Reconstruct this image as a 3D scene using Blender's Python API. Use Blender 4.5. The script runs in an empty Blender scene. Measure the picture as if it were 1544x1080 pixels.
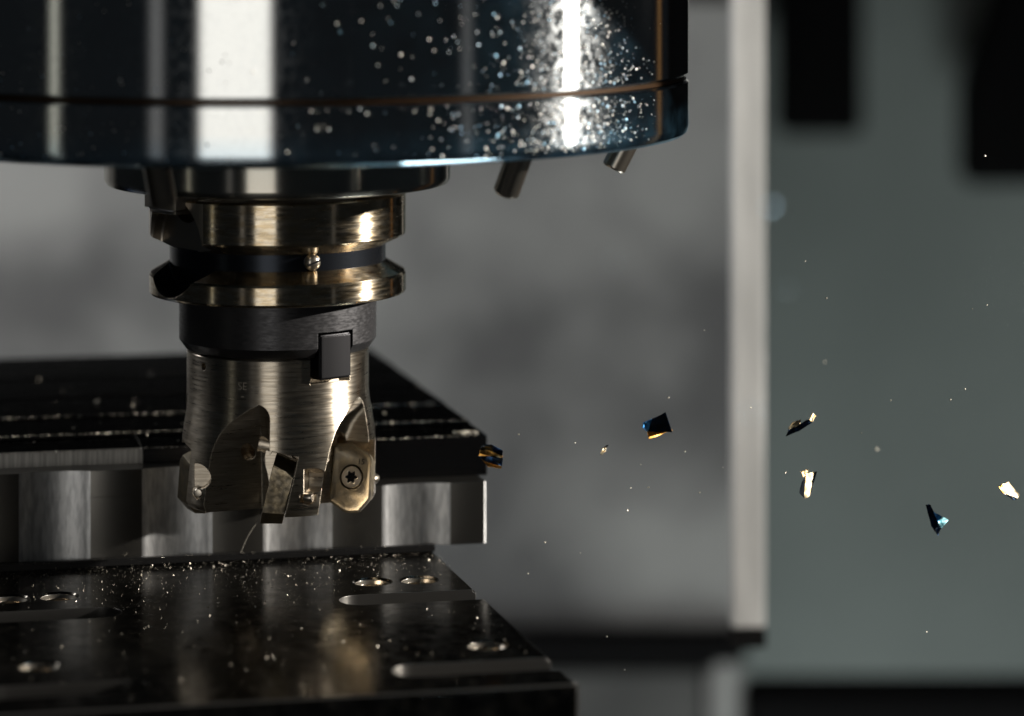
import bpy, bmesh, math, random
from mathutils import Vector, Matrix
random.seed(7)
scene = bpy.context.scene
col = scene.collection
R = math.radians
# ------------------------------------------------------------------ camera, world, lamps, exposure
# units: 1 unit = 1 cm; the tool axis is the z axis, the camera looks along +Y
scene.unit_settings.system = 'METRIC'
scene.unit_settings.scale_length = 0.01
CAMX, CAMD, CAMZ, FPX = 5.76, 76.7, 11.67, 4700.0
cd = bpy.data.cameras.new('camera')
cam = bpy.data.objects.new('camera', cd)
col.objects.link(cam)
cam.location = (CAMX, -CAMD, CAMZ)
cam.rotation_euler = (R(90), 0, 0)
cd.sensor_fit = 'HORIZONTAL'
cd.sensor_width = 36.0
cd.lens = FPX / 1544 * 36
cd.shift_y = -(540 + 175) / 1544
cd.clip_start, cd.clip_end = 1.0, 2000.0
cd.dof.use_dof = True
cd.dof.focus_distance = 74.6
cd.dof.aperture_fstop = 0.078
cd.dof.aperture_blades = 0
scene.camera = cam

world = bpy.data.worlds.new('World')
scene.world = world
world.use_nodes = True
wb = world.node_tree.nodes['Background']
wb.inputs[0].default_value = (0.75, 0.88, 1.0, 1)
wb.inputs[1].default_value = 0.008

def lamp_aim(o, target):
    d = Vector(target) - o.location
    o.rotation_euler = d.to_track_quat('-Z', 'Y').to_euler()

def area(name, loc, target, sx, sy, radiance, color=(1, 1, 1)):
    l = bpy.data.lights.new(name, 'AREA')
    l.shape = 'RECTANGLE'
    l.size, l.size_y = sx, sy
    l.energy = radiance * math.pi * sx * sy
    l.color = color
    o = bpy.data.objects.new(name, l)
    col.objects.link(o)
    o.location = loc
    lamp_aim(o, target)
    return o

def az(a, d, z=0.0):
    return (math.sin(R(a)) * d, -math.cos(R(a)) * d, z)

# hard warm lamp far to the right, low over the table
kl = bpy.data.lights.new('work_lamp', 'SPOT')
kl.energy = 1.5e7
kl.color = (1.0, 0.93, 0.82)
kl.shadow_soft_size = 3.5
kl.spot_size = R(14)
kl.spot_blend = 0.3
ko = bpy.data.objects.new('work_lamp', kl)
col.objects.link(ko)
KD = Vector((math.sin(R(90.5)) * math.cos(R(14.5)), -math.cos(R(90.5)) * math.cos(R(14.5)), math.sin(R(14.5))))
ko.location = KD * 330 + Vector((4, 0, 0))
lamp_aim(ko, (4, 0, 0))
# tall machine window to the front left, and the narrow light strips beside it
area('window_lamp', az(-6.6, 200, 4), (0, 0, 4), 63, 110, 1.4, (1.0, 0.96, 0.88))
area('strip_lamp', az(-27, 190, 0), (0, 0, 0), 11, 110, 0.14, (1.0, 0.98, 0.95))
area('strip_lamp', az(-55.5, 190, 0), (0, 0, 0), 5.5, 110, 0.6, (1.0, 0.98, 0.82))
area('strip_lamp', az(54.5, 190, 0), (0, 0, 0), 9, 90, 0.09, (1.0, 0.98, 0.95))
# fill lamps added out of frame to brighten the sheet metal behind the table
area('wall_fill', (-40, 28, 26), (-10, 73, -8), 40, 12, 15, (1.0, 0.99, 0.97))
area('strip_lamp', (49, 34, -6), (0, 0, -6), 1.6, 60, .22, (1.0, .5, .16))  # warm strip added to give the orange reflected line on the spindle
area('wall_fill', (36, 40, -95), (32, 120, 40), 28, 28, 19, (0.93, 1.0, 0.97))

scene.view_settings.view_transform = 'Standard'
scene.view_settings.look = 'None'
scene.view_settings.exposure = 0
scene.view_settings.gamma = 1
scene.render.engine = 'CYCLES'
cy = scene.cycles
cy.use_denoising = True
cy.max_bounces = 8
cy.glossy_bounces = 6
cy.sample_clamp_indirect = 4.0
cy.caustics_reflective = True
cy.blur_glossy = 0.3

# ------------------------------------------------------------------ materials
def mat(name, base=(.5, .5, .5), metallic=1.0, rough=.2, aniso=0.0, arot=0.0, bevel=0.0,
        bump=None, rvar=None, cvar=None, coat=0.0):
    """bump/rvar/cvar: (scale xyz, amount[, second colour]) driven by object-space noise"""
    m = bpy.data.materials.new(name)
    m.use_nodes = True
    nt = m.node_tree
    N, L = nt.nodes, nt.links
    p = N['Principled BSDF']
    p.inputs['Base Color'].default_value = (*base, 1)
    p.inputs['Metallic'].default_value = metallic
    p.inputs['Roughness'].default_value = rough
    p.inputs['Coat Weight'].default_value = coat
    p.inputs['Coat Roughness'].default_value = .08
    tc = N.new('ShaderNodeTexCoord')
    def noise(scale, detail=4.0, dist=0.0):
        mp = N.new('ShaderNodeMapping')
        mp.inputs['Scale'].default_value = scale
        L.new(tc.outputs['Object'], mp.inputs['Vector'])
        n = N.new('ShaderNodeTexNoise')
        n.inputs['Scale'].default_value = 1.0
        n.inputs['Detail'].default_value = detail
        n.inputs['Distortion'].default_value = dist
        L.new(mp.outputs[0], n.inputs['Vector'])
        return n.outputs['Fac']
    normal = None
    if bevel:
        b = N.new('ShaderNodeBevel')
        b.samples = 4
        b.inputs['Radius'].default_value = bevel
        normal = b.outputs[0]
    if bump:
        bp = N.new('ShaderNodeBump')
        bp.inputs['Strength'].default_value = bump[1]
        bp.inputs['Distance'].default_value = bump[2] if len(bump) > 2 else .01
        L.new(noise(bump[0]), bp.inputs['Height'])
        if normal: L.new(normal, bp.inputs['Normal'])
        normal = bp.outputs[0]
    if normal: L.new(normal, p.inputs['Normal'])
    if rvar:
        mr = N.new('ShaderNodeMapRange')
        mr.inputs['From Min'].default_value = .35
        mr.inputs['From Max'].default_value = .7
        mr.inputs['To Min'].default_value = max(.02, rough - rvar[1])
        mr.inputs['To Max'].default_value = rough + rvar[1]
        L.new(noise(rvar[0], 5), mr.inputs['Value'])
        L.new(mr.outputs[0], p.inputs['Roughness'])
    if cvar:
        mx = N.new('ShaderNodeMix'); mx.data_type = 'RGBA'
        rp = N.new('ShaderNodeMapRange')
        rp.inputs['From Min'].default_value = cvar[2] if len(cvar) > 2 else .4
        rp.inputs['From Max'].default_value = cvar[3] if len(cvar) > 3 else .62
        L.new(noise(cvar[0], 5), rp.inputs['Value'])
        L.new(rp.outputs[0], mx.inputs[0])
        mx.inputs[6].default_value = (*base, 1)
        mx.inputs[7].default_value = (*cvar[1], 1)
        L.new(mx.outputs[2], p.inputs['Base Color'])
    if aniso:
        t = N.new('ShaderNodeTangent')
        t.direction_type = 'RADIAL'
        t.axis = 'Z'
        L.new(t.outputs[0], p.inputs['Tangent'])
        p.inputs['Anisotropic'].default_value = aniso
        p.inputs['Anisotropic Rotation'].default_value = arot
    return m

M = {}
def cross_aniso(m, a):
    """horizontal feed marks: the highlight spreads up and down"""
    nt = m.node_tree; N, L = nt.nodes, nt.links
    g = N.new('ShaderNodeNewGeometry')
    v = N.new('ShaderNodeVectorMath'); v.operation = 'CROSS_PRODUCT'
    v.inputs[1].default_value = (0, 0, 1)
    L.new(g.outputs['Normal'], v.inputs[0])
    p = N['Principled BSDF']
    L.new(v.outputs[0], p.inputs['Tangent'])
    p.inputs['Anisotropic'].default_value = a
    p.inputs['Anisotropic Rotation'].default_value = .25
def dark_edge(m, t):
    m.node_tree.nodes['Principled BSDF'].inputs['Specular Tint'].default_value = (t, t, t, 1)
M['chrome'] = mat('polished_spindle_steel', (.72, .76, .80), 1, .20, aniso=.97, arot=.25,
                  rvar=((2.5, 2.5, 5), .012))
M['seal'] = mat('brown_seal', (.035, .017, .006), .6, .3)
M['ring'] = mat('ground_ring_steel', (.55, .52, .46), 1, .22, aniso=.95, arot=.25, bevel=.02, bump=((2, 2, 60), .1, .004))
M['holder'] = mat('nickel_plated_steel', (.66, .58, .46), 1, .22, aniso=.92, arot=.25, bevel=.02,
                  bump=((1.2, 1.2, 45), .06, .004), rvar=((2, 2, 14), .06), cvar=((3, 3, 9), (.56, .45, .30)))
M['neck'] = mat('black_oxide_and_keyway_shade', (.022, .026, .034), .9, .25, bump=((4, 4, 30), .2, .006))
M['collar'] = mat('black_oxide_steel', (.055, .055, .06), .75, .36, bevel=.02,
                  bump=((3, 3, 40), .22, .006), rvar=((6, 6, 20), .08))
M['dog'] = mat('black_key_steel', (.032, .032, .035), 1, .34, bevel=.03, bump=((2, 2, 40), .04, .004))
M['cutter'] = mat('nickel_cutter_steel', (.68, .61, .515), 1, .33, aniso=.85, arot=.25, bevel=.03,
                  bump=((1.6, 1.6, 70), .10, .004), rvar=((1.5, 1.5, 22), .06), cvar=((2, 2, 26), (.54, .47, .38)))
M['insert'] = mat('coated_carbide', (.24, .212, .168), 1, .40, bevel=.012, bump=((22, 22, 22), .3, .008),
                  rvar=((9, 9, 9), .08), cvar=((5, 5, 5), (.32, .27, .19)))
M['screw'] = mat('screw_steel', (.58, .53, .46), 1, .28, bevel=.01, bump=((20, 20, 20), .15, .006))
M['dark'] = mat('black_and_recess_shade', (.015, .015, .016), .5, .35)  # plain black; also stands for the shade inside the insert screw recess
M['etch'] = mat('laser_mark', (.40, .36, .31), .6, .6)
M['plate'] = mat('oiled_dark_steel', (.20, .186, .165), 1, .17, bevel=.03, bump=((9, 9, 9), .12, .008),
                 rvar=((3, 3, 3), .06), cvar=((2, 2, 2), (.10, .094, .084)))
M['slot'] = mat('milled_slot_wall', (.24, .235, .23), 1, .32, bevel=.02, bump=((20, 20, 20), .2, .006))
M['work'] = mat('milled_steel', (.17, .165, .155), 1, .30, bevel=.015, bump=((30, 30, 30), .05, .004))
M['work_top'] = mat('milled_steel_top', (.04, .045, .055), 1, .14, bevel=.02, bump=((1.2, 22, 10), .25, .008))  # same block steel, its dark reflections put into a near-black base
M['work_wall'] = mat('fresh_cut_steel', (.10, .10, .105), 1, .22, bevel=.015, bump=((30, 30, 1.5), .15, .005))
M['rough_wall'] = mat('rough_cut_wall', (.60, .59, .57), 1, .55, bevel=.015, bump=((40, 40, 1.0), .5, .01), cvar=((25, 25, .6), (.36, .35, .34)))
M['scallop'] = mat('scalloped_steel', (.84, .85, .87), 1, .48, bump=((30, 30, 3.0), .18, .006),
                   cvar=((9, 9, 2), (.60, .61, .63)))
M['fines'] = mat('steel_fines', (.70, .66, .58), 1, .42)
M['drop'] = mat('coolant_droplet', (.95, .93, .88), 1, .34, cvar=((7, 7, 7), (.42, .72, .98), .5, .6))
M['nozzle'] = mat('dark_nozzle_steel_and_keyway_shade', (.42, .38, .33), 1, .30, bevel=.02)
M['chip_dark'] = mat('blued_chip', (.05, .055, .07), 1, .25, cvar=((9, 9, 9), (.03, .09, .22)))
M['chip_blue'] = mat('bright_blue_chip', (.12, .50, .95), 1, .55, cvar=((14, 14, 14), (.06, .22, .6)))
M['chip_teal'] = mat('teal_chip', (.45, .85, .95), 1, .5, cvar=((14, 14, 14), (.12, .40, .50), .5, .6))
M['chip_gold'] = mat('straw_chip', (.85, .48, .12), 1, .48, cvar=((14, 14, 14), (.45, .22, .05)))
M['chip_pale'] = mat('pale_chip', (.40, .355, .265), 1, .52, cvar=((12, 12, 12), (.42, .29, .14)))
M['wall_grey'] = mat('grey_sheet_metal', (.37, .37, .363), 0, .6, cvar=((.085, .085, .085), (.13, .13, .132), .40, .62))  # mottling puts uneven reflections and mist into the wall colour
M['wall_green'] = mat('green_grey_sheet', (.26, .295, .285), 0, .6, cvar=((.04, .04, .04), (.20, .23, .222)))
M['post'] = mat('white_edge_trim', (.86, .87, .88), 0, .5, cvar=((.8, .8, .13), (.55, .56, .57), .36, .66))
M['rubber'] = mat('black_rubber', (.006, .006, .0065), 0, .9)
M['rubber'].node_tree.nodes['Principled BSDF'].inputs['Specular IOR Level'].default_value = .1
M['trough'] = mat('dark_trough', (.10, .10, .098), 0, .6, cvar=((.2, .2, .2), (.07, .07, .07)))
M['blocker'] = mat('blocker_sheet', (.10, .10, .10), .3, .5)

cross_aniso(M['scallop'], .72)
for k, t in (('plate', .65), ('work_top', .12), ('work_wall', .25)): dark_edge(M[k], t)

def chrome_rim():
    """blue lamp scatter painted into the colour along the lower rim of the spindle nose"""
    nt = M['chrome'].node_tree
    N, L = nt.nodes, nt.links
    p = N['Principled BSDF']
    g = N.new('ShaderNodeNewGeometry')
    s = N.new('ShaderNodeSeparateXYZ')
    L.new(g.outputs['Position'], s.inputs[0])
    no = N.new('ShaderNodeTexNoise'); no.inputs['Scale'].default_value = .8
    ad = N.new('ShaderNodeMath'); ad.operation = 'MULTIPLY_ADD'
    L.new(no.outputs['Fac'], ad.inputs[0]); ad.inputs[1].default_value = .5
    L.new(s.outputs['Z'], ad.inputs[2])
    r = N.new('ShaderNodeValToRGB')
    mr = N.new('ShaderNodeMapRange')
    mr.inputs['From Min'].default_value = 5.6
    mr.inputs['From Max'].default_value = 6.6
    L.new(ad.outputs[0], mr.inputs['Value'])
    L.new(mr.outputs[0], r.inputs[0])
    e = r.color_ramp.elements
    e[0].position = 0.04; e[0].color = (.22, .55, .80, 1)  # blue of scattered lamp light, put into the rim colour
    e[1].position = .95; e[1].color = (.72, .74, .75, 1)
    a = e.new(.16); a.color = (.42, .62, .78, 1)
    a = e.new(.40); a.color = (.58, .68, .76, 1)
    L.new(r.outputs[0], p.inputs['Base Color'])
chrome_rim()
def oil_film():
    """thin bluish oil film that scatters light around the mirror reflection"""
    nt = M['chrome'].node_tree
    N, L = nt.nodes, nt.links
    g = N.new('ShaderNodeBsdfAnisotropic')
    g.inputs['Color'].default_value = (.25, .60, .90, 1)
    g.inputs['Roughness'].default_value = .42
    n = N.new('ShaderNodeTexNoise'); n.inputs['Scale'].default_value = 1.3; n.inputs['Detail'].default_value = 6
    tc = N.new('ShaderNodeTexCoord'); L.new(tc.outputs['Object'], n.inputs['Vector'])
    r = N.new('ShaderNodeMapRange')
    r.inputs['From Min'].default_value = .35; r.inputs['From Max'].default_value = .75
    r.inputs['To Min'].default_value = .001; r.inputs['To Max'].default_value = .009
    L.new(n.outputs['Fac'], r.inputs['Value'])
    m = N.new('ShaderNodeMixShader')
    L.new(r.outputs[0], m.inputs[0])
    h = N.new('ShaderNodeBsdfAnisotropic')
    h.distribution = 'BECKMANN'
    h.inputs['Roughness'].default_value = .20
    h.inputs['Anisotropy'].default_value = .66
    h.inputs['Rotation'].default_value = 0.0
    t = N.new('ShaderNodeTangent'); t.direction_type = 'RADIAL'; t.axis = 'Z'
    L.new(t.outputs[0], h.inputs['Tangent'])
    ramp = [q for q in N if q.bl_idname == 'ShaderNodeValToRGB'][0]
    L.new(ramp.outputs[0], h.inputs['Color'])
    # the film is thickest along the lower rim
    gp = N.new('ShaderNodeNewGeometry'); sp_ = N.new('ShaderNodeSeparateXYZ'); L.new(gp.outputs['Position'], sp_.inputs[0])
    mr = N.new('ShaderNodeMapRange')
    mr.inputs['From Min'].default_value = 5.55; mr.inputs['From Max'].default_value = 6.4
    mr.inputs['To Min'].default_value = 8.0; mr.inputs['To Max'].default_value = 1.0
    L.new(sp_.outputs['Z'], mr.inputs['Value'])
    mm = N.new('ShaderNodeMath'); mm.operation = 'MULTIPLY'
    L.new(r.outputs[0], mm.inputs[0]); L.new(mr.outputs[0], mm.inputs[1])
    L.new(mm.outputs[0], m.inputs[0])
    # scuffed patches scatter the lamp a little around its mirror image
    w = N.new('ShaderNodeBsdfAnisotropic'); w.distribution = 'BECKMANN'
    w.inputs['Roughness'].default_value = .36; w.inputs['Anisotropy'].default_value = .45
    w.inputs['Color'].default_value = (.85, .90, .95, 1)
    L.new(t.outputs[0], w.inputs['Tangent'])
    n2 = N.new('ShaderNodeTexNoise'); n2.inputs['Scale'].default_value = 5.0; n2.inputs['Detail'].default_value = 8
    n2.inputs['Roughness'].default_value = .7
    L.new(tc.outputs['Object'], n2.inputs['Vector'])
    r2 = N.new('ShaderNodeMapRange')
    r2.inputs['From Min'].default_value = .45; r2.inputs['From Max'].default_value = .68
    r2.inputs['To Min'].default_value = .002; r2.inputs['To Max'].default_value = .11
    L.new(n2.outputs['Fac'], r2.inputs['Value'])
    m2 = N.new('ShaderNodeMixShader')
    L.new(r2.outputs[0], m2.inputs[0]); L.new(h.outputs[0], m2.inputs[1]); L.new(w.outputs[0], m2.inputs[2])
    L.new(m2.outputs[0], m.inputs[1])
    L.new(g.outputs[0], m.inputs[2])
    L.new(m.outputs[0], N['Material Output'].inputs['Surface'])
oil_film()

# ------------------------------------------------------------------ object helpers
def link(name, me, m=None, parent=None, smooth=35):
    o = bpy.data.objects.new(name, me)
    col.objects.link(o)
    if m is not None:
        for k in (m if isinstance(m, (list, tuple)) else [m]):
            me.materials.append(k)
    if smooth:
        me.polygons.foreach_set('use_smooth', [True] * len(me.polygons))
        me.set_sharp_from_angle(angle=R(smooth))
    if parent is not None: o.parent = parent
    return o

def from_bm(name, bm, m=None, parent=None, smooth=35):
    bmesh.ops.recalc_face_normals(bm, faces=bm.faces[:])
    me = bpy.data.meshes.new(name)
    bm.to_mesh(me); bm.free()
    return link(name, me, m, parent, smooth)

def thing(name, label, cat, group=None, loc=(0, 0, 0)):
    o = bpy.data.objects.new(name, None)
    col.objects.link(o)
    o.empty_display_size = .5
    o.location = loc
    return tag(o, label, cat, group)

def tag(o, label, cat, group=None, kind=None):
    o['label'] = label
    o['category'] = cat
    if group: o['group'] = group
    if kind: o['kind'] = kind
    return o

def revolve_bm(profile, n=160, closed=False, bm=None, mtx=None):
    bm = bm or bmesh.new()
    rings = []
    for r, z in profile:
        if r < 1e-6:
            v = bm.verts.new((0, 0, z)); rings.append([v])
        else:
            rings.append([bm.verts.new((r * math.cos(2 * math.pi * i / n), r * math.sin(2 * math.pi * i / n), z)) for i in range(n)])
    pairs = list(zip(rings, rings[1:]))
    if closed: pairs.append((rings[-1], rings[0]))
    for a, b in pairs:
        for i in range(n):
            j = (i + 1) % n
            if len(a) == 1 and len(b) == 1: break
            if len(a) == 1: bm.faces.new((a[0], b[j], b[i]))
            elif len(b) == 1: bm.faces.new((a[i], a[j], b[0]))
            else: bm.faces.new((a[i], a[j], b[j], b[i]))
    if mtx is not None:
        bmesh.ops.transform(bm, matrix=mtx, verts=[v for ring in rings for v in ring])
    return bm

def prism_bm(poly, z0, z1, bm=None, mtx=None):
    bm = bm or bmesh.new()
    lo = [bm.verts.new((x, y, z0)) for x, y in poly]
    hi = [bm.verts.new((x, y, z1)) for x, y in poly]
    bm.faces.new(lo[::-1]); bm.faces.new(hi)
    n = len(poly)
    for i in range(n):
        j = (i + 1) % n
        bm.faces.new((lo[i], lo[j], hi[j], hi[i]))
    if mtx is not None: bmesh.ops.transform(bm, matrix=mtx, verts=lo + hi)
    return bm

def box_bm(x0, x1, y0, y1, z0, z1, bm=None, mtx=None):
    return prism_bm([(x0, y0), (x1, y0), (x1, y1), (x0, y1)], z0, z1, bm, mtx)

def loft_bm(rings, bm=None):
    """rings: lists of 3d points, closed sections, capped"""
    bm = bm or bmesh.new()
    vs = [[bm.verts.new(p) for p in r] for r in rings]
    n = len(vs[0])
    for a, b in zip(vs, vs[1:]):
        for i in range(n):
            j = (i + 1) % n
            bm.faces.new((a[i], a[j], b[j], b[i]))
    bm.faces.new(vs[0][::-1]); bm.faces.new(vs[-1])
    return bm

def temp_obj(bm):
    bmesh.ops.recalc_face_normals(bm, faces=bm.faces[:])
    me = bpy.data.meshes.new('tmp'); bm.to_mesh(me); bm.free()
    o = bpy.data.objects.new('tmp', me); col.objects.link(o)
    return o

def cut(bm, cutters):
    """boolean difference of a bmesh with a list of cutter bmeshes, returned as a mesh"""
    a = temp_obj(bm)
    cs = [temp_obj(c) for c in cutters]
    for c in cs:
        md = a.modifiers.new('b', 'BOOLEAN')
        md.operation = 'DIFFERENCE'; md.solver = 'EXACT'; md.object = c
    dg = bpy.context.evaluated_depsgraph_get()
    me = bpy.data.meshes.new_from_object(a.evaluated_get(dg))
    for o in [a] + cs:
        d = o.data
        bpy.data.objects.remove(o); bpy.data.meshes.remove(d)
    me.materials.clear()
    return me

def frame(phi):
    """x = against the cutting direction (-phi), y = outward, z up, at azimuth phi"""
    s, c = math.sin(R(phi)), math.cos(R(phi))
    return Matrix(((-c, s, 0, 0), (-s, -c, 0, 0), (0, 0, 1, 0), (0, 0, 0, 1)))

def text_mesh(body, size):
    cu = bpy.data.curves.new('t', 'FONT')
    cu.body = body; cu.size = size; cu.align_x = 'CENTER'; cu.align_y = 'CENTER'; cu.extrude = .006
    o = bpy.data.objects.new('t', cu); col.objects.link(o)
    dg = bpy.context.evaluated_depsgraph_get()
    me = bpy.data.meshes.new_from_object(o.evaluated_get(dg))
    bpy.data.objects.remove(o); bpy.data.curves.remove(cu)
    return me

# ------------------------------------------------------------------ background: machine enclosure
def slab(name, label, cat, m, x0, x1, y0, y1, z0, z1, group=None, kind=None):
    bm = box_bm(x0, x1, y0, y1, z0, z1)
    bmesh.ops.bevel(bm, geom=bm.edges[:], offset=min(.4, (x1 - x0) * .2, (y1 - y0) * .2, (z1 - z0) * .2), segments=2, affect='EDGES')
    o = from_bm(name, bm, m)
    return tag(o, label, cat, group, kind)

slab('enclosure_wall', 'grey sheet metal enclosure wall, mottled and blurred, left of the bright upright trim', 'wall', M['wall_grey'],
     -90, 17.4, 73, 75, -24.3, 6.3)
slab('upper_black_card', 'black cover above the grey wall, unseen, added so the block top reflects dark', 'card', M['rubber'],
     -90, 17.4, 72, 75, 6.35, 60)  # unseen black panel added to keep reflections in the block top dark
slab('enclosure_panel', 'smooth green grey enclosure panel at the right, behind the flying chips', 'panel', M['wall_green'],
     18.5, 44, 120, 122, -42.0, 9)
slab('side_black_card', 'black side cover beyond the green panel, unseen, added so the spindle edge reflects dark', 'card', M['rubber'],
     44.2, 110, 119, 122, -42, 40)  # unseen black panel added to keep the spindle edge dark
# bright upright trim in front of the wall joint
bm = box_bm(12.72, 13.76, 22.0, 22.6, -11.9, 30)
bmesh.ops.bevel(bm, geom=bm.edges[:], offset=.05, segments=2, affect='EDGES')
bmesh.ops.rotate(bm, verts=bm.verts[:], cent=(13.24, 22.3, 0), matrix=Matrix.Rotation(R(3.6), 3, 'Z'))
trim = tag(from_bm('edge_trim', bm, M['post']), 'bright white upright edge trim running down between the grey wall and the green panel', 'trim')
bm = box_bm(12.70, 13.78, 21.9, 22.6, -12.5, -11.92)
bmesh.ops.rotate(bm, verts=bm.verts[:], cent=(13.24, 22.3, 0), matrix=Matrix.Rotation(R(3.6), 3, 'Z'))
from_bm('end_cap', bm, M['rubber'], trim)
slab('rubber_seal', 'black horizontal seal low on the grey wall, ending below the white trim', 'seal', M['rubber'],
     -90, 17.0, 72.2, 76, -25.9, -24.2)
slab('kick_board', 'dark grey kick board under the black horizontal seal', 'board', M['trough'],
     -90, 15.2, 73, 75, -42, -25.8)
slab('lower_post', 'dull grey post standing below the bright edge trim', 'post', M['wall_grey'],
     15.2, 16.8, 72.4, 75, -42, -25.2)
slab('chip_trough', 'black trough along the bottom right below the green panel', 'trough', M['rubber'],
     16.8, 43, 72, 76, -42, -27.0)
bm = box_bm(21.85, 26.95, 111, 115, -3.5, 40)
bmesh.ops.bevel(bm, geom=bm.edges[:], offset=.35, segments=3, affect='EDGES')
tag(from_bm('bellows_box', bm, M['rubber']), 'black box hanging in front of the green panel, next to the white trim', 'box')
bm = prism_bm([(33.1, -.6), (33.1, -6.5), (43, -6.5), (43, 40), (35.2, 40), (35.2, 5.4)], 0, 4,
              mtx=Matrix(((1, 0, 0, 0), (0, 0, 1, 111), (0, 1, 0, 0), (0, 0, 0, 1))))
bmesh.ops.bevel(bm, geom=bm.edges[:], offset=.35, segments=3, affect='EDGES')
tag(from_bm('bellows_box', bm, M['rubber']), 'black box with a slanted top left edge at the right border of the photo', 'box')
# sheet guard above right of the spindle, unseen, added to shade the upper right of the spindle
GA, GB = [Vector(p) + KD * ((20 - p[0]) / KD.x) for p in ((7.33, -6.95, 9.07), (9.04, -4.5, 7.45))]
gs_ = (GB.z - GA.z) / (GB.y - GA.y)
ge = lambda y: GA.z + gs_ * (y - GA.y)
bm = prism_bm([(GB.y + 1.6, ge(GB.y + 1.6)), (4, ge(GB.y + 1.6)), (4, 40), (-25, 40), (-25, ge(-25))], 0, .3,
              mtx=Matrix(((0, 0, 1, 20), (1, 0, 0, 0), (0, 1, 0, 0), (0, 0, 0, 1))))
tag(from_bm('shade_blocker', bm, M['blocker'], smooth=0), 'unseen dark sheet metal guard with slanted lower edge, added right of the spindle to shade it', 'blocker')

# ------------------------------------------------------------------ spindle
spindle = thing('machine_spindle', 'large polished steel spindle nose at the top, spattered with oil drops', 'spindle', loc=(0, 0, 5.55))
INV = Matrix.Translation((0, 0, -5.55))
def on_spindle(o):
    o.parent = spindle
    o.matrix_parent_inverse = INV
    return o
on_spindle(from_bm('spindle_body', revolve_bm([(0, 7.04), (9.75, 7.04), (10.03, 7.04), (10.10, 7.10), (10.10, 7.16), (10.10, 22), (0, 22)], 256), M['chrome']))
on_spindle(from_bm('spindle_ring', revolve_bm([(0, 5.55), (9.82, 5.55), (9.96, 5.58), (10.06, 5.66), (10.10, 5.80), (10.10, 5.86), (10.10, 6.80), (10.10, 6.86), (10.03, 6.92), (9.75, 6.93), (0, 6.93)], 256), M['chrome']))
on_spindle(from_bm('seal_ring', revolve_bm([(9.4, 6.935), (9.99, 6.935), (9.99, 7.035), (9.4, 7.035)], 256, closed=True), M['seal']))
on_spindle(from_bm('nose_ring', revolve_bm([(0, 4.30), (4.05, 4.30), (4.18, 4.34), (4.25, 4.45), (4.25, 4.50), (4.25, 5.545), (0, 5.545)], 192), M['ring']))
# drive keys of the spindle, engaging the notches of the flange
for ph in (-53, 127):
    bm = prism_bm([(-.72, 2.72), (.72, 2.72), (.72, 3.35), (.55, 3.45), (-.55, 3.45), (-.72, 3.35)], 3.78, 4.295, mtx=frame(ph))
    bmesh.ops.bevel(bm, geom=[e for e in bm.edges if max(v.co.z for v in e.verts) < 3.85], offset=.12, segments=3, affect='EDGES')
    on_spindle(from_bm('drive_key', bm, M['nozzle']))
# coolant nozzles, leaning towards the tool
for ph in (-13.5, 43, 90):
    prof = [(0, 0), (.20, 0), (.27, .0), (.30, .04), (.30, 1.5), (0, 1.5)]
    tip = Vector((math.sin(R(ph)) * 8.25, -math.cos(R(ph)) * 8.25, 4.66))
    lean = R(27)
    axis = Vector((math.sin(R(ph)) * math.sin(lean), -math.cos(R(ph)) * math.sin(lean), math.cos(lean)))
    mt = Matrix.Translation(tip) @ axis.to_track_quat('Z', 'Y').to_matrix().to_4x4()
    nz = on_spindle(from_bm('coolant_nozzle', revolve_bm(prof, 40, mtx=mt), M['nozzle']))
    bo = from_bm('nozzle_bore', revolve_bm([(0, -.004), (.12, -.004), (.12, .01), (0, .01)], 24, mtx=mt), M['dark'])
    bo.parent = nz

# ------------------------------------------------------------------ tool holder
holder = thing('tool_holder', 'nickel plated tool holder with two flanges and a black collar, gripped under the spindle', 'tool holder', loc=(0, 0, .37))
INVH = Matrix.Translation((0, 0, -.37))
def on_holder(o):
    o.parent = holder
    o.matrix_parent_inverse = INVH
    return o
def notch_round(ph, zc_bottom, ztop, depth, hw=.82):
    """U shaped keyway seen from outside, round end downward"""
    pts = [(-hw, ztop)]
    for k in range(17):
        a = math.pi + math.pi * k / 16
        pts.append((hw * math.cos(a), zc_bottom + hw + hw * math.sin(a)))
    pts.append((hw, ztop))
    mt = frame(ph) @ Matrix(((1, 0, 0, 0), (0, 0, 1, 0), (0, 1, 0, 0), (0, 0, 0, 1)))
    return prism_bm(pts, depth, 4.5, mtx=mt)
def keyway(ph, depth, flare=1.17):
    return revolve_bm([(0, depth), (1.14, depth), (1.17, depth + .04), (1.17, 2.86), (flare, 3.22), (flare, 4.5), (0, 4.5)], 64,
                      mtx=frame(ph) @ Matrix.Translation((0, 0, 2.90)) @ Matrix.Rotation(R(-90), 4, 'X'))
def keyway_shade(me, rad=1.175, idx=1):  # keyway faces get a darker material: recess shade put into the colour
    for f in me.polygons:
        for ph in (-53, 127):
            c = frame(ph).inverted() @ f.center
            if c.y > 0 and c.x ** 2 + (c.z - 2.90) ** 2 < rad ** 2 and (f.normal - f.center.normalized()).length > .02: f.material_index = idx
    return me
up = cut(revolve_bm([(0, 2.84), (2.65, 2.84), (2.68, 2.86), (3.10, 3.06), (3.15, 3.12), (3.15, 4.07), (3.10, 4.12), (0, 4.12)], 192),
         [keyway(ph, 2.60, 1.42) for ph in (-53, 127)] + [notch_round(ph, 3.50, 5, 2.3, .74) for ph in (-53, 127)])
on_holder(link('upper_flange', keyway_shade(up, 1.41), [M['holder'], M['nozzle']], smooth=18))
on_holder(from_bm('neck', revolve_bm([(0, 2.41), (2.65, 2.41), (2.65, 2.87), (0, 2.87)], 160), M['neck']))
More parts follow.
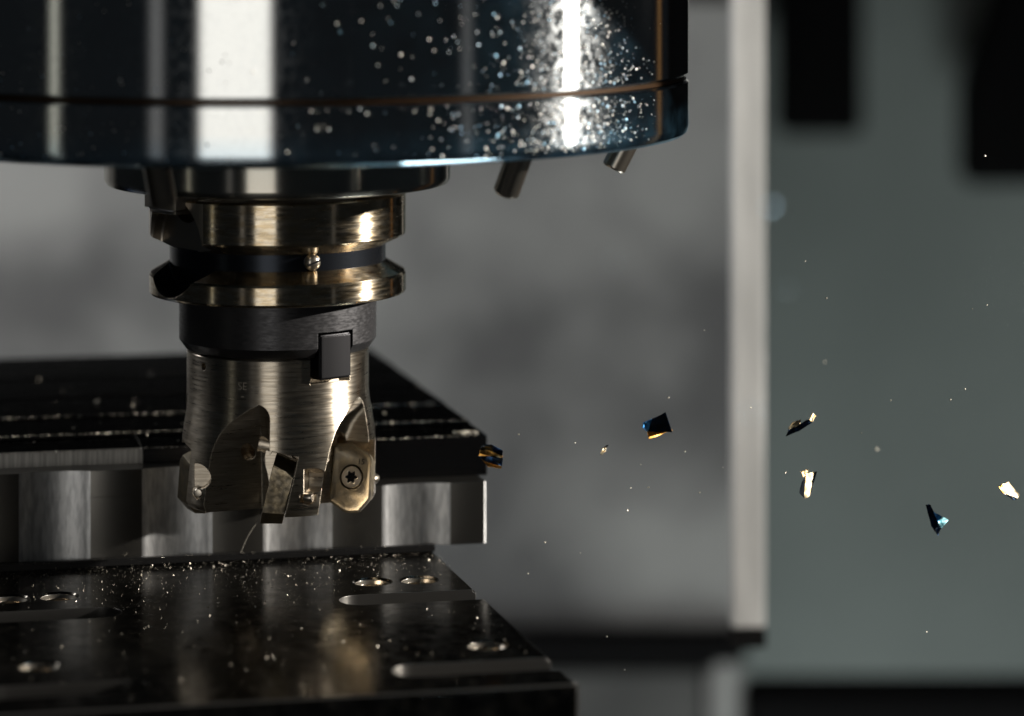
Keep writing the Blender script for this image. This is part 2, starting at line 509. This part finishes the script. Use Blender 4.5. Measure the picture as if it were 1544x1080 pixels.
lo = cut(revolve_bm([(0, 1.64), (3.06, 1.64), (3.12, 1.66), (3.15, 1.71), (3.15, 2.12), (3.11, 2.18), (2.66, 2.44), (0, 2.44)], 192),
         [keyway(ph, 2.45) for ph in (-53, 127)])
on_holder(link('lower_flange', keyway_shade(lo), [M['holder'], M['neck']], smooth=18))
# black collar with two slots for the driving dogs
def dog_slot(ph, hw, z0, z1, r0=2.05):
    return prism_bm([(-hw, r0), (hw, r0), (hw, 4), (-hw, 4)], z0, z1, mtx=frame(ph))
cl = cut(revolve_bm([(0, .31), (2.24, .31), (2.27, .33), (2.42, .54), (2.42, 1.63), (0, 1.63)], 192),
         [dog_slot(ph, .52, -.5, .92, 2.15) for ph in (40, 220)])
on_holder(link('collar', cl, M['collar']))
for ph in (40, 220):
    bm = prism_bm([(-.47, 1.9), (.47, 1.9), (.47, 2.38), (.30, 2.40), (-.30, 2.40), (-.47, 2.38)], -.22, .86, mtx=frame(ph))
    bmesh.ops.bevel(bm, geom=bm.edges[:], offset=.04, segments=2, affect='EDGES')
    on_holder(from_bm('driving_dog', bm, M['dog']))
# grease screw in the neck
mt = frame(22) @ Matrix.Translation((0, 2.58, 2.66)) @ Matrix.Rotation(R(-90), 4, 'X')
gs = on_holder(from_bm('grease_screw', revolve_bm([(0, 0), (.2, 0), (.2, .10), (.19, .16), (.15, .22), (.08, .25), (0, .255)], 32, mtx=mt), M['screw']))
sl = from_bm('screw_slot', box_bm(-.16, .16, -.022, .022, .2, .262, mtx=mt @ Matrix.Rotation(R(20), 4, 'Z')), M['dark'])
sl.parent = gs

# ------------------------------------------------------------------ milling cutter
cutter = thing('milling_cutter', 'nickel plated indexable milling cutter with five carbide inserts, hanging from the black collar', 'milling cutter', loc=(0, 0, -3.45))
INVC = Matrix.Translation((0, 0, 3.45))
def on_cutter(o):
    o.parent = cutter
    o.matrix_parent_inverse = INVC
    return o
body = revolve_bm([(0, .29), (2.17, .29), (2.21, .27), (2.23, .24), (2.23, -.72), (2.25, -.95), (2.33, -1.4), (2.385, -1.75),
                   (2.40, -2.1), (2.40, -3.30), (2.34, -3.42), (2.28, -3.46), (1.0, -3.46), (.9, -3.2), (0, -3.2)], 256)
cutters = []
TEETH = [0, 72, 144, 216, 288]
def pocket_frame(ph):
    return frame(ph) @ Matrix.Translation((.08, 1.95, -2.80)) @ Matrix.Rotation(R(-13), 4, 'Y')
for ph in TEETH:
    F = frame(ph)
    rings = []
    for z, rf in ((-4.2, 1.04), (-3.6, 1.10), (-2.6, 1.26), (-1.9, 1.43), (-1.5, 1.58), (-1.3, 1.70), (-.95, 1.99), (-.72, 2.21), (-.5, 2.45), (-.3, 2.75)):
        prof = [(.0, 4.0), (.0, rf + .46)]
        for k in range(1, 8):
            a = math.pi + (math.pi / 2 - R(21)) * k / 7
            prof.append((.42 + .42 * math.cos(a), rf + .46 + .42 * math.sin(a)))
        t0, r0 = prof[-1]
        prof += [(3.2, r0 + (3.2 - t0) * .38), (3.2, 4.0)]
        rings.append([F @ Vector((t + .02, r, z)) for t, r in prof])
    cutters.append(loft_bm(rings))
    P = pocket_frame(ph)
    # insert seat (x is against the cutting direction, so the insert lies at negative x)
    cutters.append(prism_bm([(-.55, -.52), (.28, -.52), (.28, 1.5), (-.55, 1.5)], -2.0, .86, mtx=P))
    cutters.append(revolve_bm([(0, -.3), (.17, -.3), (.17, .2), (0, .2)], 24,
                   mtx=P @ Matrix.Translation((-.51, -.46, .84)) @ Matrix.Rotation(R(-90), 4, 'X')))
    cutters.append(prism_bm([(-.55, -.3), (.1, -.3), (.1, 1.5), (-.55, 1.5)], .80, .94, mtx=P))
    cutters.append(revolve_bm([(0, -.54), (.21, -.54), (.21, .5), (0, .5)], 28,
                   mtx=P @ Matrix.Translation((0, -.36, .88)) @ Matrix.Rotation(R(90), 4, 'Y')))
    # screw hole running through the land into the next gullet
    cutters.append(revolve_bm([(0, 0), (.17, 0), (.17, .45), (0, .45)], 28,
                   mtx=P @ Matrix.Translation((-.3, 0, 0)) @ Matrix.Rotation(R(-90), 4, 'Y')))
    cutters.append(revolve_bm([(0, 0), (.30, 0), (.30, 1.6), (0, 1.6)], 40,
                   mtx=F @ Matrix.Translation((-.82, 2.16, -2.60)) @ Matrix.Rotation(R(-14), 4, 'Z') @ Matrix.Rotation(R(-90), 4, 'Y')))
    cutters.append(revolve_bm([(0, 0), (.17, 0), (.17, 1.0), (0, 1.0)], 6,
                   mtx=F @ Matrix.Translation((-.74, 2.15, -3.02)) @ Matrix.Rotation(R(-22), 4, 'Z') @ Matrix.Rotation(R(-90), 4, 'Y')))
    # coolant hole in the floor of the gullet
    cutters.append(revolve_bm([(0, 0), (.13, 0), (.13, .62), (.17, .74), (.17, 1.6), (0, 1.6)], 28,
                   mtx=F @ Matrix.Translation((.60, .85, -2.42)) @ Matrix.Rotation(R(-62), 4, 'X')))
for ph in (40, 220):
    cutters.append(dog_slot(ph, .59, -.34, 1.0, 1.98))
cutters.append(revolve_bm([(0, 0), (.09, 0), (.09, .6), (0, .6)], 20, mtx=frame(-49) @ Matrix.Translation((0, 1.9, .02)) @ Matrix.Rotation(R(-90), 4, 'X')))
on_cutter(link('cutter_body', cut(body, cutters), M['cutter'], smooth=32))

# one insert with its screw, shared by the five teeth
def insert_meshes():
    outer = [(-.50, -.62), (-.50, .72), (-.44, .78), (-.05, .82), (.44, .58), (.505, .46), (.525, -.52), (.26, -.84), (.0, -.86), (-.12, -.84)]
    outer = [(y, z) for y, z in outer]
    bm = bmesh.new()
    n = len(outer)
    def ring(sc, x, cy_=.01):
        return [bm.verts.new((x, cy_ + (y - .01) * sc, z * sc)) for y, z in outer]
    back, front, rim, floor_ = ring(.88, -.52, -.04), ring(1.0, -.01), ring(.93, .0), ring(.80, -.05)
    for a, b in ((back, front), (front, rim), (rim, floor_)):
        for i in range(n):
            j = (i + 1) % n
            bm.faces.new((a[i], a[j], b[j], b[i]))
    bm.faces.new(back[::-1]); bm.faces.new(floor_)
    cone = revolve_bm([(0, -.32), (.20, -.32), (.22, -.22), (.31, -.05), (.33, .2), (0, .2)], 40, mtx=Matrix.Rotation(R(90), 4, 'Y') @ Matrix.Translation((0, .0, 0)))
    me = cut(bm, [cone])
    # screw head with six-lobed recess
    s = bmesh.new()
    K = 72
    def circ(r, x): return [s.verts.new((x, r * math.cos(2 * math.pi * k / K), r * math.sin(2 * math.pi * k / K))) for k in range(K)]
    def lobe(sc, x):
        return [s.verts.new((x, sc * (.130 + .030 * math.cos(6 * 2 * math.pi * k / K)) * math.cos(2 * math.pi * k / K),
                                sc * (.130 + .030 * math.cos(6 * 2 * math.pi * k / K)) * math.sin(2 * math.pi * k / K))) for k in range(K)]
    rs = [circ(.17, -.36), circ(.18, -.22), circ(.255, -.075), circ(.262, -.05), circ(.25, -.028), circ(.20, -.022), lobe(1.1, -.022), lobe(1.0, -.03), lobe(.95, -.20)]
    for a, b in zip(rs, rs[1:]):
        for k in range(K):
            j = (k + 1) % K
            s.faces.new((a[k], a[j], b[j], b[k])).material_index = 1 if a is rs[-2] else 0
    s.faces.new(rs[-1]).material_index = 1; s.faces.new(rs[0][::-1])  # recess walls and floor blackened: shade painted as colour
    bmesh.ops.recalc_face_normals(s, faces=s.faces[:])
    sm = bpy.data.meshes.new('insert_screw'); s.to_mesh(sm); s.free()
    return me, sm
ime, sme = insert_meshes()
tme = text_mesh('15', .19)
first = None
for ph in TEETH:
    P = pocket_frame(ph)
    if first is None:
        io = link('cutting_insert', ime, M['insert'], smooth=30)
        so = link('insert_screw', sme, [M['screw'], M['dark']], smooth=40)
        to = link('insert_mark', tme, M['dark'], smooth=0)
        first = (io, so, to)
    else:
        io, so, to = [o.copy() for o in first]
        for o in (io, so, to): col.objects.link(o)
    io.parent = cutter; io.matrix_parent_inverse = Matrix.Identity(4); io.matrix_basis = INVC @ P
    so.parent = io; so.matrix_parent_inverse = Matrix.Identity(4); so.matrix_basis = Matrix.Identity(4)
    to.parent = io; to.matrix_parent_inverse = Matrix.Identity(4)
    to.matrix_basis = Matrix.Translation((-.042, .22, .38)) @ Matrix(((0, 0, 1, 0), (1, 0, 0, 0), (0, 1, 0, 0), (0, 0, 0, 1)))
for ph in TEETH:
    st = from_bm('clamp_screw_end', revolve_bm([(0, .0), (.11, .0), (.125, .02), (.125, .16), (.09, .22), (0, .23)], 20,
                 mtx=frame(ph) @ Matrix.Translation((-.80, 2.14, -3.0)) @ Matrix.Rotation(R(-22), 4, 'Z') @ Matrix.Rotation(R(-90), 4, 'Y')), M['screw'])
    on_cutter(st)
# faint laser marks on the cutter body
for body_txt, zc, size in (('SE', -.36, .26), ('-', -.58, .3)):
    me = text_mesh(body_txt, size)
    for v in me.vertices:
        a = R(-18) + v.co.x / 2.23
        rr = 2.2305 + (.002 if v.co.z > 0 else -.01)
        v.co = Vector((math.sin(a) * rr, -math.cos(a) * rr, zc + v.co.y))
    on_cutter(link('laser_mark', me, M['etch'], smooth=0))

# ------------------------------------------------------------------ work frame: u to the right and back, v backward
A12 = R(12)
W = Matrix.Rotation(A12, 4, 'Z')
def wthing(name, label, cat, z):
    o = thing(name, label, cat, loc=(0, 0, z))
    o.rotation_euler = (0, 0, A12)
    return o
def won(o, par, z):
    o.parent = par
    o.matrix_parent_inverse = Matrix.Translation((0, 0, -z))   # parts are modelled in u, v, world z
    return o

ZB, ZF, ZT = -5.13, -3.56, -2.50     # bottom, shoulder floor, top
VF, VW = 1.60, 2.42                  # front face, shoulder wall
UR, UL = 5.55, -16.0
work = wthing('workpiece', 'dark steel block being milled, with scalloped front face and stepped top, behind the cutter', 'workpiece', ZB)
def arc_face(centre, r, sag, n=14):
    """plan points of a shallow concave channel in the front face, left to right"""
    half = math.sqrt(r * r - (r - sag) ** 2)
    out = []
    for k in range(n + 1):
        a = -math.asin(half / r) + 2 * math.asin(half / r) * k / n
        out.append((centre + r * math.sin(a), VF + (r * math.cos(a) - (r - sag))))
    return out
CH = [3.75 - 3.03 * k for k in range(6)][::-1]
plan = [(UL, VF)]
for c in CH:
    plan += arc_face(c, 2.5, .16)
plan += [(UR - .04, VF), (UR, VF + .04), (UR - .6, 17.3), (UL, 17.3)]
bm = prism_bm(plan, ZB, ZF)
me = bpy.data.meshes.new('scalloped_base')
bmesh.ops.recalc_face_normals(bm, faces=bm.faces[:])
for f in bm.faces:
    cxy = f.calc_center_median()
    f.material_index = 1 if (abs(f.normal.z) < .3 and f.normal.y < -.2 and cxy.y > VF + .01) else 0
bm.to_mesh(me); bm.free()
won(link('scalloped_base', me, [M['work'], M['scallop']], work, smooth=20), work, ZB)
# the shallow shoulder still standing left of the cutter, ending in the cutter's own arc
stand = [(UL, VF)]
for c in CH:
    if c < -2: stand += [p for p in arc_face(c, 2.5, .16) if p[0] < -1.80]
vl = stand[-1][1]
for k in range(13):
    v = vl + (VW - vl) * k / 12
    stand.append((-math.sqrt(2.46 ** 2 - v * v) if k else max(stand[-1][0], -math.sqrt(2.46 ** 2 - v * v)), v))
stand.append((UL, VW))
won(from_bm('uncut_shoulder', prism_bm(stand, ZF + .002, -2.90), [M['work'], M['scallop']], work, smooth=20), work, ZB)
for o_ in work.children:
    if o_.name.startswith('uncut_shoulder'):
        for f in o_.data.polygons:
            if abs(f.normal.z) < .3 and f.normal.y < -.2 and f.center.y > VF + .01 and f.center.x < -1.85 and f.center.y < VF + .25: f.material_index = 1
# upper slab behind the shoulder wall: milled passes, each a touch higher than the one in front
passes = [(VW, 4.35, -2.52), (4.352, 7.1, -2.48), (7.102, 10.2, -2.45), (10.202, 13.4, -2.43), (13.402, 17.3, -2.41)]
for k, (u0, u1, v0, v1, z) in enumerate([(UL, -3.1, VW, 4.35, -2.52), (-3.098, UR, VW + .03, 4.35, -2.52)] + [(UL, UR) + p for p in passes[1:]]):
    bm = box_bm(u0, u1, v0, v1, ZF + .002, z)
    for v in bm.verts:
        if v.co.x > 3: v.co.x += .20 - (v.co.y - VW) * .044
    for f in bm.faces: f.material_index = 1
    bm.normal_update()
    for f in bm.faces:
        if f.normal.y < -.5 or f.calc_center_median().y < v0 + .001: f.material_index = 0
    bmesh.ops.bevel(bm, geom=[e for e in bm.edges if all(v.co.z > z - .01 for v in e.verts)], offset=.022, segments=2, affect='EDGES')
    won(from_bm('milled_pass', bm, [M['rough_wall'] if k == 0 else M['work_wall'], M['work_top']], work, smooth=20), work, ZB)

# ------------------------------------------------------------------ fixture plate with slots and tapped holes
ZP = -5.26
plate = wthing('fixture_plate', 'oily dark steel fixture plate under the block, with slots and tapped holes', 'plate', ZP - 3)
PU0, PU1, PV0, PV1 = -7.5, 4.4, -12.0, 6.0
pb = box_bm(PU0, PU1, PV0, PV1, ZP - 3.0, ZP)
bmesh.ops.bevel(pb, geom=[e for e in pb.edges], offset=.08, segments=3, affect='EDGES')
for v in pb.verts:
    if v.co.x > 2: v.co.x += (-6.0 - v.co.y) * .045 + .14
def capsule(u0, u1, vc, r, z0, z1):
    """slot with a round end at u0 only; u1 may lie outside the plate"""
    sg = 1 if u1 > u0 else -1
    pts = [(u1, vc - r)]
    c = u0 + sg * r
    for k in range(17):
        a = -math.pi / 2 - math.pi * k / 16
        pts.append((c + sg * r * math.cos(a), vc + r * math.sin(a)))
    pts.append((u1, vc + r))
    return prism_bm(pts, z0, z1)
slots = [(1.0, 6.0, -3.39), (1.1, 6.0, -10.18), (-4.12, -9, -3.39), (-4.12, -9, -10.18)]
HOLES = [(2.1, -1.57), (3.24, -1.6), (-5.45, -1.52), (-6.6, -1.55), (3.56, -8.3), (-6.3, -8.1)]
cs = [capsule(a, b, v, .54, ZP - 1.0, ZP + 1) for a, b, v in slots]
for u, v in HOLES:
    cs.append(revolve_bm([(0, ZP - 2), (.43, ZP - 2), (.43, ZP - .045), (.49, ZP + .005), (.5, ZP + .5), (0, ZP + .5)], 40, mtx=Matrix.Translation((u, v, 0))))
pme = cut(pb, cs)
po = won(link('plate_body', pme, [M['plate'], M['slot']], plate, smooth=25), plate, ZP - 3)
for f in pme.polygons:
    c = f.center
    if abs(f.normal.z) < .5 and PU0 + .06 < c.x and (c.x < PU1 - .06 or abs(f.normal.y) > .9) and PV0 + .06 < c.y < PV1 - .06: f.material_index = 1
prof = []
for k in range(11):
    z = ZP - .06 - k * .15
    prof += [(.425, z), (.36, z - .075)]
tm = None
for u, v in HOLES:
    if tm is None:
        bm = revolve_bm(prof, 40)
        t = from_bm('hole_thread', bm, M['screw'], plate, smooth=20)
        tm = t
    else:
        t = tm.copy(); col.objects.link(t)
    t.parent = plate
    t.matrix_parent_inverse = Matrix.Translation((0, 0, -(ZP - 3)))
    t.location = (u, v, 0)

# table under the plate
bm = box_bm(-40, 3.6, -11.2, 16.0, -13, ZP - 3.01)
tag(from_bm('machine_table', bm, M['plate'], smooth=0), 'dark machine table under the fixture plate', 'table').matrix_world = W

# thin black strip standing in for the dark gap at the foot of the block
bm = box_bm(-14, 4.2, 1.40, 1.585, ZP + .004, ZB + .06)
bmesh.ops.bevel(bm, geom=bm.edges[:], offset=.03, segments=2, affect='EDGES')
tag(from_bm('gap_shade_strip', bm, M['dark']), 'thin black strip added for the dark gap along the foot of the scalloped block', 'strip').matrix_world = W

# ------------------------------------------------------------------ fines, drops and burrs that nobody could count
def flakes(name, pts, label, m, size, parent=None):
    bm = bmesh.new()
    for p, s in pts:
        ax = Vector((random.gauss(0, 1), random.gauss(0, 1), random.gauss(0, 1))).normalized()
        q = ax.rotation_difference(Vector((0, 0, 1))).to_matrix()
        l, w = s * random.uniform(.7, 2.2), s * random.uniform(.4, .9)
        vs = [bm.verts.new(Vector(p) + q @ Vector(c)) for c in ((-l, -w, 0), (l, -w * .6, s * .2), (l * .8, w, 0), (-l * .9, w * .8, s * .15), (0, 0, s * .6))]
        for a, b in ((0, 1), (1, 2), (2, 3), (3, 0)): bm.faces.new((vs[a], vs[b], vs[4]))
        bm.faces.new((vs[3], vs[2], vs[1], vs[0]))
    o = from_bm(name, bm, m, parent, smooth=0)
    return o
pts = []
def uvz(u, v, z): return W @ Vector((u, v, z))
while len(pts) < 2700:
    u = random.uniform(-7.4, 4.3)
    v = 1.5 - abs(random.gauss(0, 1.9))
    if v < -11.5: continue
    if any(a < b and a < u < 4.5 and abs(v - c) < .54 or a > b and u < a and abs(v - c) < .54 for a, b, c in slots): continue
    if any((u - a) ** 2 + (v - b) ** 2 < .25 for a, b in HOLES): continue
    pts.append((uvz(u, v, ZP + .008), min(.020, .0036 * math.exp(random.gauss(0, .6)))))
for k in range(260):
    u, v = random.uniform(-7.4, 4.3), random.uniform(-11.5, -3)
    if any(a < b and a < u < 4.5 and abs(v - c) < .54 or a > b and u < a and abs(v - c) < .54 for a, b, c in slots): continue
    pts.append((uvz(u, v, ZP + .008), .009 * math.exp(random.gauss(0, .4))))
tag(flakes('metal_fines', pts, '', M['fines'], .01), 'fine glittering metal dust scattered over the oily plate', 'metal dust', kind='stuff')
pts = []
for k in range(1500):
    u = random.uniform(UL, UR)
    if -9 < u < UR:
        pts.append((uvz(u, VW + random.gauss(0, .015), -2.525 + random.uniform(-.012, .012)), .0055 * math.exp(random.gauss(0, .5))))
for k in range(1500):
    u = random.uniform(-9, UR); pts.append((uvz(u, random.choice((4.35, 7.10, 4.35)) + random.gauss(0, .012), -2.455 if k % 3 else -2.45), .006 * math.exp(random.gauss(0, .5))))
for k in range(110):
    pts.append((uvz(random.uniform(-9, UR), random.uniform(2.5, 15), -2.42 + .02), .010 * math.exp(random.gauss(0, .6))))
for k in range(130):
    pts.append((uvz(random.uniform(-7, 4), VF - .10 - abs(random.gauss(0, .12)), random.choice((ZP + .02, ZB + .065))), .008 * math.exp(random.gauss(0, .5))))
for k in range(70):
    pts.append((uvz(UR - random.uniform(0, .6), VW + random.uniform(0, .5), -2.49), .02))
tag(flakes('metal_burrs', pts, '', M['fines'], .01), 'glittering burrs and chip crumbs along the milled edges of the block', 'burrs', kind='stuff')

def droplets(items):
    bm = bmesh.new()
    for p, nrm, r in items:
        q = Vector(nrm).to_track_quat('Z', 'Y').to_matrix()
        K = 8
        rings = []
        for h in (0.0, .45, .8):
            rr = r * math.sqrt(max(1 - h * h, 0))
            rings.append([bm.verts.new(Vector(p) + q @ Vector((rr * math.cos(2 * math.pi * k / K), rr * math.sin(2 * math.pi * k / K), h * r * .7))) for k in range(K)])
        top = bm.verts.new(Vector(p) + q @ Vector((0, 0, r * .7)))
        for a, b in zip(rings, rings[1:]):
            for k in range(K):
                bm.faces.new((a[k], a[(k + 1) % K], b[(k + 1) % K], b[k]))
        for k in range(K): bm.faces.new((rings[-1][k], rings[-1][(k + 1) % K], top))
    return bm
it = []
for k in range(1900):
    big = k >= 1450
    ph = random.uniform(-35, 58) if big else random.gauss(46, 7.5)
    if big and ph > 0 and random.random() < .35: ph = random.uniform(15, 45)
    if not -80 < ph < 66: continue
    z = random.uniform(5.75, 9.6) if random.random() < .6 else random.uniform(5.7, 7.6)
    if 6.85 < z < 7.12: continue
    n = Vector((math.sin(R(ph)), -math.cos(R(ph)), 0))
    it.append((n * 10.098 + Vector((0, 0, z)), n, min(.036, (.0125 if big else .0095) * math.exp(random.gauss(0, .5)))))
o = from_bm('oil_droplets', droplets(it), M['drop'], smooth=180)
tag(o, 'tiny oil and coolant droplets clinging to the polished spindle', 'droplets', kind='stuff')

# ------------------------------------------------------------------ flying chips
def at(px, py, Y):
    d = CAMD + Y
    return Vector((CAMX + (px - 772) * d / FPX, Y, CAMZ - (py + 175) * d / FPX))
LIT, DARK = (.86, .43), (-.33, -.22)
def chip(label, Y, facets, thick=.022, group=None):
    """facets: (points on the picture plane at depth Y, slope of the facet, anchor point, material index)"""
    first = facets[0][0]
    cx = sum(p[0] for p in first) / len(first); cyy = sum(p[1] for p in first) / len(first)
    org = at(cx, cyy, Y)
    s = (CAMD + Y) / FPX
    depth = {}
    bm = bmesh.new(); vm = {}
    for poly, slope, anchor, mi in facets:
        ad = depth.get(anchor, 0.0)
        for p in poly:
            if p not in vm:
                depth[p] = ad + (slope[0] * (p[0] - anchor[0]) - slope[1] * (p[1] - anchor[1])) * s if anchor in depth else \
                           (slope[0] * (p[0] - cx) - slope[1] * (p[1] - cyy)) * s
                vm[p] = bm.verts.new(((p[0] - cx) * s, depth[p], -(p[1] - cyy) * s))
        f = bm.faces.new([vm[p] for p in poly]); f.material_index = mi
    bmesh.ops.recalc_face_normals(bm, faces=bm.faces[:])
    if sum(f.normal.y for f in bm.faces) > 0: bmesh.ops.reverse_faces(bm, faces=bm.faces[:])
    bmesh.ops.triangulate(bm, faces=bm.faces[:])
    bmesh.ops.subdivide_edges(bm, edges=bm.edges[:], cuts=2, use_grid_fill=True)
    bmesh.ops.smooth_vert(bm, verts=bm.verts[:], factor=.35, use_axis_x=False, use_axis_y=True, use_axis_z=False)
    for v in bm.verts: v.co += Vector((random.gauss(0, .006), random.gauss(0, .012), random.gauss(0, .006)))
    bmesh.ops.solidify(bm, geom=bm.faces[:], thickness=thick)
    me = bpy.data.meshes.new('metal_chip')
    bm.to_mesh(me); bm.free()
    o = link('metal_chip', me, [M['chip_dark'], M['chip_blue'], M['chip_gold'], M['chip_pale'], M['chip_teal']], None, smooth=40)
    o.location = org
    return tag(o, label, 'metal chip', group or 'metal chips flying off the cutter')
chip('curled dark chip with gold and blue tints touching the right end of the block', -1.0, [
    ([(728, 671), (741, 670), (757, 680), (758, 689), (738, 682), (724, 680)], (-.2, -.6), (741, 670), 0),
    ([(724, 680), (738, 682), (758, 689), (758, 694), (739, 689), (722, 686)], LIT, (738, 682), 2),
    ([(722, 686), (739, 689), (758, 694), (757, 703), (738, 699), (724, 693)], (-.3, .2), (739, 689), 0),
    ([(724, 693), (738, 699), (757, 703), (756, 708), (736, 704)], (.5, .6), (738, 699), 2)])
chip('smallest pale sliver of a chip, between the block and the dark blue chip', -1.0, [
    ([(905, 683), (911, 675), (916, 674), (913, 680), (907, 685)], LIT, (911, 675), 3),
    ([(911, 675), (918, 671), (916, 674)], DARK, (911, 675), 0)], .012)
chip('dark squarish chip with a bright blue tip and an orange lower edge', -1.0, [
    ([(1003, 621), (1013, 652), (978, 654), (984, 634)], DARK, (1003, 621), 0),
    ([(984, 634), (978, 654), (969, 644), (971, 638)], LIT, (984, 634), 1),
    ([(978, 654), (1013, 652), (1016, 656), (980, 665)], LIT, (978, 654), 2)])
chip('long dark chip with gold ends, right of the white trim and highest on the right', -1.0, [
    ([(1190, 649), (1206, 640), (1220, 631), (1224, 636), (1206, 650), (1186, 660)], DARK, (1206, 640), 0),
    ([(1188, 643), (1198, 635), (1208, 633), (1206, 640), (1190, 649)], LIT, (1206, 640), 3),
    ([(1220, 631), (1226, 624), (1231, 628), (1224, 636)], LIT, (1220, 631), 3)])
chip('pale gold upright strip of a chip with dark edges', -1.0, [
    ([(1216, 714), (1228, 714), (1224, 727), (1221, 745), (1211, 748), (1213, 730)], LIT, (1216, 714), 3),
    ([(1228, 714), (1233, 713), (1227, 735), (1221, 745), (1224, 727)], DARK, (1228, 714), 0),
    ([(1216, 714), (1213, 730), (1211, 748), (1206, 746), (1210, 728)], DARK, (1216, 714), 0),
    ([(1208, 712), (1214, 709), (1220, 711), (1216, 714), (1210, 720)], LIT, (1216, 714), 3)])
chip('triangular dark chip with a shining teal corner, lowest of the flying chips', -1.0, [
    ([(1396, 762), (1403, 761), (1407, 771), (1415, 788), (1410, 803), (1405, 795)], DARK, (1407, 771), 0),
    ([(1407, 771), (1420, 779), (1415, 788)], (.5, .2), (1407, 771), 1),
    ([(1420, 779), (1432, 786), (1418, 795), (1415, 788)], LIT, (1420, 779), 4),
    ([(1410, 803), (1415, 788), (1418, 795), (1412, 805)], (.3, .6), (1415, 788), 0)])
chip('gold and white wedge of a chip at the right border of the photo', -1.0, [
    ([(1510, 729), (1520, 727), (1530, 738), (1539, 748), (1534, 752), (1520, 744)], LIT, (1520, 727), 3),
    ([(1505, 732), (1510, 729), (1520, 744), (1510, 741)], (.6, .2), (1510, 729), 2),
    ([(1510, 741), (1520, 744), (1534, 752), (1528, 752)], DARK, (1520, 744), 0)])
# fine bright specks in the air
SP = [(867, 668), (951, 736), (946, 770), (1055, 743), (1062, 498), (1033, 681), (1132, 615), (1322, 678), (1243, 546), (1488, 460), (1466, 466),
      (1455, 587), (1299, 653), (1397, 953), (942, 1010), (1214, 394), (1008, 600), (966, 701), (782, 655), (875, 834), (822, 818), (915, 960), (1090, 705),
      (1184, 713), (1343, 604), (1246, 450), (1433, 603), (978, 735), (818, 998), (796, 865), (1485, 235)]
sp = None
for k, (x, y) in enumerate(SP):
    Yd = -1.5 + random.uniform(-.8, .8)
    if (x, y) in ((1322, 678), (1243, 546)): Yd = 5.5
    r = random.uniform(.014, .026) * (1.6 if Yd > 5 else 1)
    if sp is None:
        bm = bmesh.new(); bmesh.ops.create_icosphere(bm, subdivisions=2, radius=1)
        for v in bm.verts: v.co *= random.uniform(.8, 1.15)
        sp = from_bm('metal_speck', bm, M['fines'], smooth=40); o = sp
    else:
        o = sp.copy(); col.objects.link(o)
    o.location = at(x, y, Yd)
    o.scale = (r, r * random.uniform(.7, 1.2), r)
    o.rotation_euler = (random.random() * 6, random.random() * 6, 0)
    tag(o, 'tiny bright metal speck floating in the air right of the cutter', 'speck', 'metal specks in the air')

for k, (x, y, r) in enumerate(((1160, 312, .06), (1186, 436, .03), (1131, 622, .045), (926, 392, .025))):
    bm = bmesh.new(); bmesh.ops.create_icosphere(bm, subdivisions=3, radius=r)
    o = from_bm('coolant_drop', bm, M['drop'], smooth=180)
    o.location = at(x, y, -27.5)
    tag(o, ('brightest big blurred drop overlapping the right edge of the white trim near the top',
            'faint big blurred drop in front of the green panel, just below the brightest drop',
            'big blurred drop over the white trim, left of the highest chip on the right',
            'faintest big blurred drop in front of the grey wall, right of the spindle nozzles')[k], 'drop', 'blurred drops close to the camera')
# fine metal hairs standing between the plate and the cutter
for k, pts in enumerate((((363, 834), (369, 818), (377, 803), (386, 790)),)):
    cu = bpy.data.curves.new('hair', 'CURVE'); cu.dimensions = '3D'; cu.bevel_depth = .0045; cu.bevel_resolution = 1
    sp_ = cu.splines.new('NURBS'); sp_.points.add(len(pts) - 1); sp_.use_endpoint_u = True; sp_.order_u = 3
    for q, (x, y) in enumerate(pts): sp_.points[q].co = (*at(x, y, .55 + .1 * q * (k + 1)), 1)
    o = bpy.data.objects.new('hair', cu); col.objects.link(o)
    me = bpy.data.meshes.new_from_object(o.evaluated_get(bpy.context.evaluated_depsgraph_get()))
    bpy.data.objects.remove(o); bpy.data.curves.remove(cu)
    me.materials.clear()
    tag(link('swarf_hair', me, M['fines']), ('fine metal hair rising from the plate below the front insert',
        'shorter fine metal hair below the left lobe of the cutter')[k], 'swarf', 'fine metal hairs below the cutter')
for o in col.objects:
    if o.name.startswith('metal_speck') and o.location.y > 3:
        o['label'] = 'soft blurred bright speck in front of the green panel, ' + ('right of the long dark chip' if o.location.z < -2 else 'above the long dark chip')
